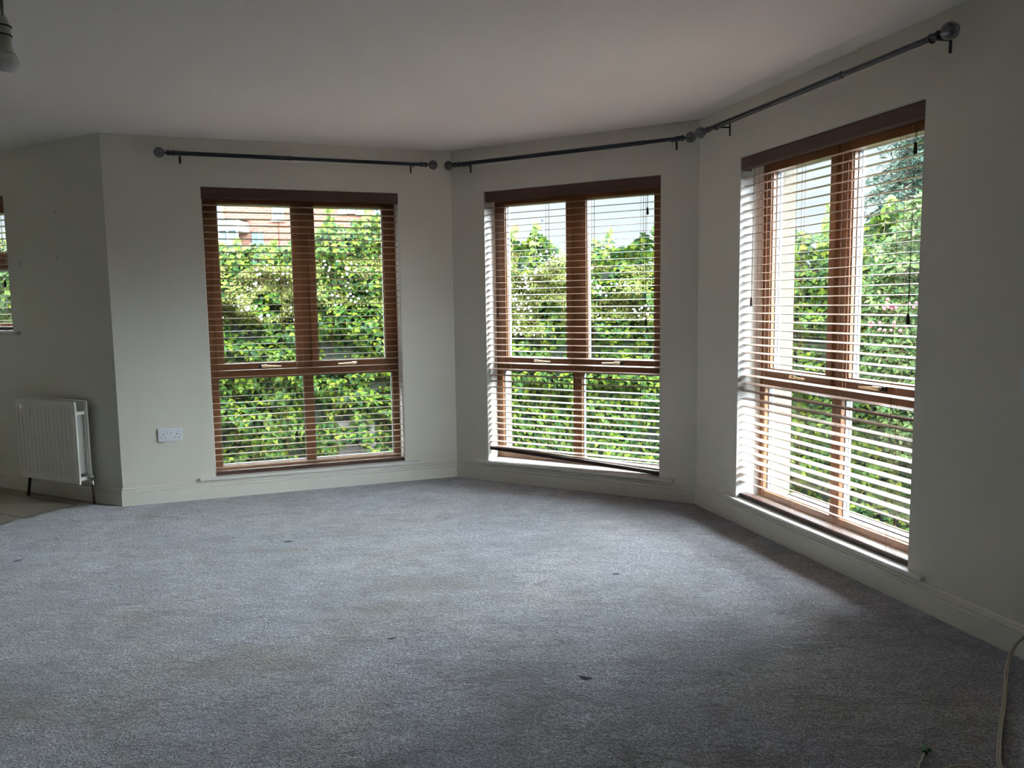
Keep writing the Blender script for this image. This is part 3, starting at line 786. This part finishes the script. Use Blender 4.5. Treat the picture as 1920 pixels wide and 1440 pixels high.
def leaf_object(name, pos, nrm, size, tint, mat_, parent=None, shape='ivy', droop=0.5, spin=0.9):
    n = len(pos)
    if shape == 'ivy':
        L = np.array([(0, -.15, 0), (-.52, .12, .10), (-.30, .38, .05), (0, .95, -.05), (.30, .38, .05), (.52, .12, .10)])
        F = [(0, 3, 2), (0, 2, 1), (0, 4, 3), (0, 5, 4)]
    elif shape == 'oval':
        L = np.array([(0, -.1, 0), (-.26, .35, .06), (0, .95, -.03), (.26, .35, .06)]); F = [(0, 2, 1), (0, 3, 2)]
    elif shape == 'needle':
        L = np.array([(0, -.1, 0), (-.16, .4, .03), (-.05, 1.0, -.04), (.06, 1.0, -.04), (.16, .4, .03)]); F = [(0, 2, 1), (0, 3, 2), (0, 4, 3)]
    m_ = len(L)
    nrm = nrm + rng.normal(0, droop * .55, (n, 3)); nrm /= np.linalg.norm(nrm, axis=1)[:, None]
    dn = np.tile(np.array([[0, 0, -1.0]]), (n, 1)) + rng.normal(0, spin * .6, (n, 3))
    t = dn - nrm * np.sum(dn * nrm, 1)[:, None]; t /= np.linalg.norm(t, axis=1)[:, None]
    s_ = np.cross(t, nrm)
    V = pos[:, None, :] + size[:, None, None] * (L[None, :, 0:1] * s_[:, None, :] + L[None, :, 1:2] * t[:, None, :] + L[None, :, 2:3] * nrm[:, None, :])
    V = V.reshape(-1, 3)
    Fa = (np.array(F)[None] + (np.arange(n) * m_)[:, None, None]).reshape(-1, 3)
    me = bpy.data.meshes.new(name)
    me.vertices.add(len(V)); me.vertices.foreach_set('co', V.astype(np.float32).ravel())
    me.loops.add(Fa.size); me.loops.foreach_set('vertex_index', Fa.astype(np.int32).ravel())
    me.polygons.add(len(Fa)); me.polygons.foreach_set('loop_start', (np.arange(len(Fa)) * 3).astype(np.int32)); me.polygons.foreach_set('loop_total', np.full(len(Fa), 3, np.int32))
    me.update(calc_edges=True)
    if tint is not None:
        ca = me.color_attributes.new('leaf_tint', 'FLOAT_COLOR', 'POINT')
        c = np.ones((n, m_, 4)); c[:, :, :3] = tint[:, None, :]
        ca.data.foreach_set('color', c.astype(np.float32).ravel())
    me.materials.append(mat_)
    o = bpy.data.objects.new(name, me); COL.objects.link(o)
    if parent: o.parent = parent
    return o

def tints(n, cols, var=0.12):
    cols = np.array(cols); w_ = rng.random(n)
    idx = w_ * (len(cols) - 1); i0 = np.floor(idx).astype(int); i0 = np.minimum(i0, len(cols) - 2); f = (idx - i0)[:, None]
    c = cols[i0] * (1 - f) + cols[i0 + 1] * f
    return np.clip(c * (1 + rng.normal(0, var, (n, 1))), 0.01, 1)

def clump(x, z, sx, sz, o):
    return np.array([noise.noise(Vector((a * sx, b * sz, o))) for a, b in zip(x, z)])

def hedge_pts(n, xa, xb, zlo=GZ, ztop=None, jitter=0.10, amp=0.22, extra=0.0):
    x = rng.uniform(xa, xb, n); top = np.interp(x, tx, tz)
    z = zlo + (top - zlo) * rng.random(n)
    y = np.interp(x, hx, hy); dx = 0.01
    sl = (np.interp(x + dx, hx, hy) - np.interp(x - dx, hx, hy)) / (2 * dx)
    nn = np.stack([sl, -np.ones(n), np.zeros(n)], 1); nn /= np.linalg.norm(nn, axis=1)[:, None]
    bulge = clump(x, z, 2.4, 3.2, 1.0) * amp + clump(x, z, 6.5, 7.5, 5.0) * amp * .55
    nearTop = np.clip((z - (top - .25)) / .25, 0, 1)
    inward = -nearTop * .12
    depth = rng.random(n) ** 1.5 * jitter
    off = bulge + inward - depth + extra
    P = np.stack([x, y, z], 1) + nn * off[:, None]
    nv = nn.copy(); nv[:, 2] += .55 + nearTop * .6
    # tilt by bulge gradient
    g2 = clump(x, z + .06, 2.4, 3.2, 1.0) - clump(x, z - .06, 2.4, 3.2, 1.0)
    nv[:, 2] += -g2 * amp * 12
    return P, nv, bulge, top - z, x, z

# garden wall that carries the ivy
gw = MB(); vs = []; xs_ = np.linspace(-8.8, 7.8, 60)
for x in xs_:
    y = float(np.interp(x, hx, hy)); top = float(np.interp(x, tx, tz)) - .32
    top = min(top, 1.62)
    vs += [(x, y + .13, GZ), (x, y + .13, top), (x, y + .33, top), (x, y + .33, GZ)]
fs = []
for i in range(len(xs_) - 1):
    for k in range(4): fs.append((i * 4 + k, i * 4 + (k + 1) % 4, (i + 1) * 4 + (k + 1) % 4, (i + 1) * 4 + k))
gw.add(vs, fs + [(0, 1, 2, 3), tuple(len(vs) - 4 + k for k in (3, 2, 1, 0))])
gw.box(-1.98, -1.48, 8.31, 8.40, GZ, .05, 1)
tag(gw.build('garden_wall', [M['shaded_core'], M['concrete']]), 'grey concrete garden wall almost hidden behind the ivy', 'wall')

hedge = empty('ivy_hedge', Matrix.Translation((0, 8.4, GZ))); hedge.matrix_world = Matrix.Identity(4)
tag(hedge, 'tall bright green ivy covering the garden wall outside the windows', 'hedge')
def patchmask(x, z):
    e = ((x + 1.73) / .16) ** 2 + ((z + .27) / .15) ** 2 + clump(x, z, 9, 9, 2) * .8
    return e > 1.0
P, nv, bl, dt, x, z = hedge_pts(76000, -6.5, 6.2)
k = patchmask(x, z); P, nv, bl, z_, x_ = P[k], nv[k], bl[k], z[k], x[k]
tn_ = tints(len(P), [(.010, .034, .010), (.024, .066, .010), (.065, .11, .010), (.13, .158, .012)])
leaf_object('leaves', P, nv, rng.uniform(.036, .068, len(P)), tn_, M['leaf'], hedge)
# deeper, darker layer of leaves
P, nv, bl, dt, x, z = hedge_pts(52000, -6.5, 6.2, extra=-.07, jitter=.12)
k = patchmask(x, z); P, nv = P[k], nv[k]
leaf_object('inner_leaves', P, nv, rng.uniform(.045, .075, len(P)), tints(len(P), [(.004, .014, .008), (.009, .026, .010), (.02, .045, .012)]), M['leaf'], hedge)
# shoots sticking up at the top
sp_, sn_ = [], []
for (x0, h) in [(.24, .12), (.27, .08), (-1.88, .10), (1.04, .08), (3.14, .13), (-2.80, .05), (1.53, .10), (.02, .08), (-1.5, .07), (3.6, .08), (.70, .10), (-2.45, .06), (-5.2, .1)]:
    y = float(np.interp(x0, hx, hy)); zt_ = float(np.interp(x0, tx, tz)) - .04
    pts = smooth([(x0, y + .03, zt_ - .25), (x0 + .01, y, zt_ + h * .4), (x0 + .04, y - .02, zt_ + h)], 5)
    sm = MB(); sm.tube(pts, .003, 5); sm.build('shoot', M['bark'], hedge)
    for p in pts[2:]:
        for _ in range(2): sp_.append([p.x + random.uniform(-.03, .03), p.y + random.uniform(-.03, .03), p.z + random.uniform(-.015, .02)]); sn_.append([random.uniform(-.5, .5), -1, .6])
leaf_object('shoot_leaves', np.array(sp_), np.array(sn_), rng.uniform(.04, .065, len(sp_)), tints(len(sp_), [(.08, .14, .02), (.11, .165, .025)]), M['leaf'], hedge)

# climbing rose through the ivy
def rose(x0, x1, z0, z1, n, nf, label):
    r_ = empty('climbing_rose', Matrix.Identity(4)); tag(r_, label, 'climbing rose', 'white climbing roses in the ivy')
    P, nv, bl, dt, x, z = hedge_pts(n * 4, x0, x1, zlo=z0, extra=.035, jitter=.05)
    k = (z < z1) & (clump(x, z, 3, 3, 9) > -.12); P, nv = P[k], nv[k]
    leaf_object('foliage', P, nv, rng.uniform(.02, .042, len(P)), tints(len(P), [(.075, .06, .018), (.08, .105, .02), (.13, .155, .03), (.115, .08, .035)]), M['leaf'], r_, 'oval')
    P, nv, bl, dt, x, z = hedge_pts(nf * 6, x0, x1, zlo=z0, extra=.075, jitter=.02)
    k = (z < z1) & (clump(x, z, 4, 4, 19) > .08); P, nv = P[k][:nf], nv[k][:nf]
    b = MB()
    for p in P:
        c = Vector(p); nn = Vector((random.uniform(-.4, .4), -1, random.uniform(-.1, .7))).normalized(); u = nn.cross(Vector((0, 0, 1))).normalized(); v_ = nn.cross(u)
        s = random.uniform(.010, .019); ring = 10; vs = [c + nn * s * .25]
        for q in range(ring):
            a = 2 * PI * q / ring; rr = s * (1.0 if q % 2 == 0 else .78); vs.append(c + (u * math.cos(a) + v_ * math.sin(a)) * rr + nn * s * .1)
        for q in range(ring):
            a = 2 * PI * q / ring; vs.append(c + (u * math.cos(a) + v_ * math.sin(a)) * s * .5 + nn * s * .55)
        f = [(1 + q, 1 + (q + 1) % ring, 1 + ring + (q + 1) % ring, 1 + ring + q) for q in range(ring)] + [(0, 1 + ring + q, 1 + ring + (q + 1) % ring) for q in range(ring)] + [tuple(range(ring, 0, -1))]
        b.add([t[:] for t in vs], f, 0, True)
    o = b.build('blossoms', M['petal'], r_); o['kind'] = 'stuff'
rose(-3.1, -2.2, 1.15, 1.72, 1500, 60, 'white climbing rose seen through the left pane of the leftmost window')
rose(-2.1, -1.35, 1.3, 1.80, 600, 34, 'white climbing rose patch seen through the right pane of the leftmost window')
rose(-.1, .75, .95, 1.85, 1800, 85, 'white climbing rose seen through the left pane of the middle window')
rose(.8, 1.5, 1.1, 1.70, 800, 40, 'white climbing rose patch seen through the right pane of the middle window')

# bushy shrub with pink flowers beyond the right window
def shrub():
    r_ = empty('flowering_shrub', Matrix.Identity(4)); tag(r_, 'feathery green shrub with pink flowers outside the right window', 'shrub')
    n = 16000; x = rng.uniform(3.35, 4.6, n); z = rng.uniform(-.2, 2.28, n); cx = 3.98
    k = ((x - cx) / .66) ** 2 + ((z - .95) / 1.36) ** 2 < 1 + .2 * clump(x, z, 3, 3, 7); x, z = x[k], z[k]; n = len(x)
    y = np.interp(x, hx, hy) - .28 - .18 * clump(x, z, 3, 6, 3) - .1 * rng.random(n)
    nv = np.tile([[-.5, -.8, .9]], (n, 1)).astype(float)
    leaf_object('foliage', np.stack([x, y, z], 1), nv, rng.uniform(.038, .078, n), tints(n, [(.02, .055, .018), (.045, .09, .022), (.09, .135, .035), (.14, .165, .075)]), M['leaf'], r_, 'oval', droop=.8, spin=1.6)
    b = MB()
    for (cx_, cz_, m_) in ((3.47, 1.21, 14), (3.70, 1.24, 7), (3.38, 1.05, 7), (3.56, 1.02, 6)):
        for _ in range(m_):
            px_, pz_ = cx_ + random.gauss(0, .035), cz_ + random.gauss(0, .025); y0 = float(np.interp(px_, hx, hy)) - .48 + random.uniform(-.03, .03)
            s = random.uniform(.011, .019); b.lathe([(.001, -s), (s, -s * .3), (s * .8, s * .5), (.001, s * .6)], (px_, y0, pz_), axis='y', n=8)
    o = b.build('blossoms', M['pinkpetal'], r_); o['kind'] = 'stuff'
    t = MB()
    for a in (-.25, 0, .2): t.tube([(3.98, 7.3, GZ), (3.98 + a * .5, 7.32, .2), (3.98 + a * 2, 7.36, 1.3)], [.03, .02, .008], 7)
    t.build('stems', M['bark'], r_)
shrub()

# dark conifer behind
def conifer():
    bx, by = 8.6, 14.6
    r_ = empty('conifer_tree', Matrix.Translation((bx, by, GZ))); tag(r_, 'tall blue-green conifer with drooping branches beyond the right window', 'tree')
    t = MB(); t.tube([(0, 0, 0), (.05, 0, 4), (0, .05, 9)], [.28, .18, .03], 10); t.build('trunk', M['bark'], r_)
    br = MB(); P, N_ = [], []
    zz = 0.8
    while zz < 8.8:
        L = 2.9 * (1 - (zz / 9.3)) ** .75 + .25; nb = 9
        for k in range(nb):
            a = random.uniform(0, 2 * PI); Lk = L * random.uniform(.75, 1.1)
            p0 = Vector((0, 0, zz)); p1 = Vector((math.cos(a) * Lk * .55, math.sin(a) * Lk * .55, zz + .05)); p2 = Vector((math.cos(a) * Lk, math.sin(a) * Lk, zz - .22 * Lk))
            pts = smooth([p0, p1, p2], 6); br.tube(pts, [.03 * (1 - i / len(pts)) + .004 for i in range(len(pts))], 4)
            for i, p in enumerate(pts[2:]):
                wdt = .38 * (1 - i / 14)
                for _ in range(20):
                    P.append([p.x + random.gauss(0, wdt * .55), p.y + random.gauss(0, wdt * .55), p.z + random.gauss(-.02, .05)]); N_.append([random.uniform(-.4, .4), -.5, 1.0])
        zz += .125
    br.build('branches', M['bark'], r_)
    leaf_object('needles', np.array(P), np.array(N_), rng.uniform(.09, .17, len(P)), tints(len(P), [(.014, .035, .03), (.035, .075, .055), (.085, .13, .08)]), M['leaf'], r_, 'needle', droop=.7, spin=1.5)
conifer()

# brick house beyond the hedge
def house():
    Y = 24.0
    r_ = empty('brick_house', Matrix.Translation((-7, Y, GZ))); tag(r_, 'red brick house with white windows and porch beyond the hedge', 'house')
    def L(x): return x + 7
    def Z(z): return z - GZ
    b = MB(); b.box(L(-12), L(-2.2), 0, 7, 0, Z(6.2)); b.build('brick_wall', M['brick'], r_)
    rf = MB(); rf.add([(L(-12.4), -.4, Z(6.2)), (L(-1.8), -.4, Z(6.2)), (L(-1.8), 7.4, Z(6.2)), (L(-12.4), 7.4, Z(6.2)), (L(-12.4), 3.5, Z(8.6)), (L(-1.8), 3.5, Z(8.6))], [(0, 1, 5, 4), (2, 3, 4, 5), (0, 4, 3), (1, 2, 5), (0, 3, 2, 1)]); rf.build('roof', M['bluegrey'], r_)
    def win(x0, x1, z0, z1, fm, nm='window', mull=1):
        f = MB(); t = .035
        x0, x1, z0, z1 = L(x0), L(x1), Z(z0), Z(z1)
        f.box(x0, x0 + t, -.03, .02, z0, z1); f.box(x1 - t, x1, -.03, .02, z0, z1); f.box(x0, x1, -.03, .02, z1 - t, z1); f.box(x0 - .03, x1 + .03, -.06, .02, z0 - .04, z0 + t)
        for q in range(mull): xx = x0 + (x1 - x0) * (q + 1) / (mull + 1); f.box(xx - .02, xx + .02, -.03, .02, z0, z1)
        fo = f.build(nm, fm, r_)
        g_ = MB(); g_.box(x0 + t * .5, x1 - t * .5, -.008, .004, z0, z1); g_.build('pane', M['pane_far'], fo)
    win(-7.144, -6.80, 3.87, 4.75, M['white']); win(-5.127, -4.92, 4.07, 4.9, M['white'], mull=0); win(-4.86, -4.67, 4.08, 4.9, M['white'], mull=0); win(-4.583, -4.24, 4.02, 4.9, M['white']); win(-4.07, -3.80, 3.95, 4.9, M['white'])
    win(-8.9, -8.63, 3.93, 4.8, M['white'], mull=0)
    win(-7.78, -7.43, 2.6, 3.54, M['bluegrey'])
    p = MB(); p.box(L(-9.6), L(-7.86), -1.0, 0, Z(3.50), Z(3.80)); p.add([(L(-9.7), -1.08, Z(3.80)), (L(-7.82), -1.08, Z(3.80)), (L(-7.82), 0, Z(3.92)), (L(-9.7), 0, Z(3.92))], [(0, 1, 2, 3)])
    p.build('porch_fascia', M['white'], r_)
    q = MB()
    for xx in (-9.5, -8.46, -8.2, -7.92): q.box(L(xx), L(xx) + .05, -.98, -.92, 0, Z(3.5))
    po = q.build('porch_posts', M['white'], r_)
    q = MB(); q.box(L(-9.5), L(-7.9), -.93, -.90, 0, Z(3.5)); q.build('porch_glazing', M['pane_far'], po)
house()
b = MB(); b.box(-1.6, .435, 40, 46, GZ, 5.2); b2 = b
o = b.build('distant_building', M['brick']); tag(o, 'small red brick building in the far distance left of the lamp post', 'building')
# street lamp
r_ = empty('street_lamp', Matrix.Translation((1.25, 30, GZ))); tag(r_, 'thin dark street lamp standing against the sky beyond the hedge', 'street lamp')
b = MB(); b.tube([(0, 0, 0), (0, 0, 4.479 - GZ - .12)], [.035, .02], 8); b.build('post', M['metalpost'], r_)
b = MB(); b.lathe([(.01, 5.42), (.05, 5.44), (.07, 5.53), (.08, 5.55), (.01, 5.60)], n=12); b.build('lantern', M['metalpost'], r_)
b = MB(); b.lathe([(.02, 5.22), (.045, 5.23), (.045, 5.26), (.02, 5.27)], n=12); b.build('collar', M['metalpost'], r_)
def mast(x, top, label, aer=False):
    r_ = empty('mast', Matrix.Translation((x, 30, GZ))); tag(r_, label, 'mast', 'thin masts on the skyline')
    b = MB(); b.tube([(0, 0, 0), (0, 0, top - GZ)], .018, 6); b.build('pole', M['metalpost'], r_)
    if aer:
        a = MB(); a.tube([(-.12, 0, top - GZ - .02), (.25, 0, top - GZ + .03)], .012, 5)
        for k in range(5): a.tube([(-.1 + k * .08, -.1, top - GZ - .01), (-.1 + k * .08, .1, top - GZ - .01)], .008, 4)
        a.build('aerial', M['metalpost'], r_)
mast(3.933, 3.669, 'leftmost thin dark mast above the hedge in the middle window'); mast(4.042, 3.727, 'mast with a small tilted aerial above the hedge', True); mast(4.154, 3.626, 'thin dark mast just right of the aerial'); mast(4.525, 3.77, 'rightmost short thin mast above the hedge in the middle window')
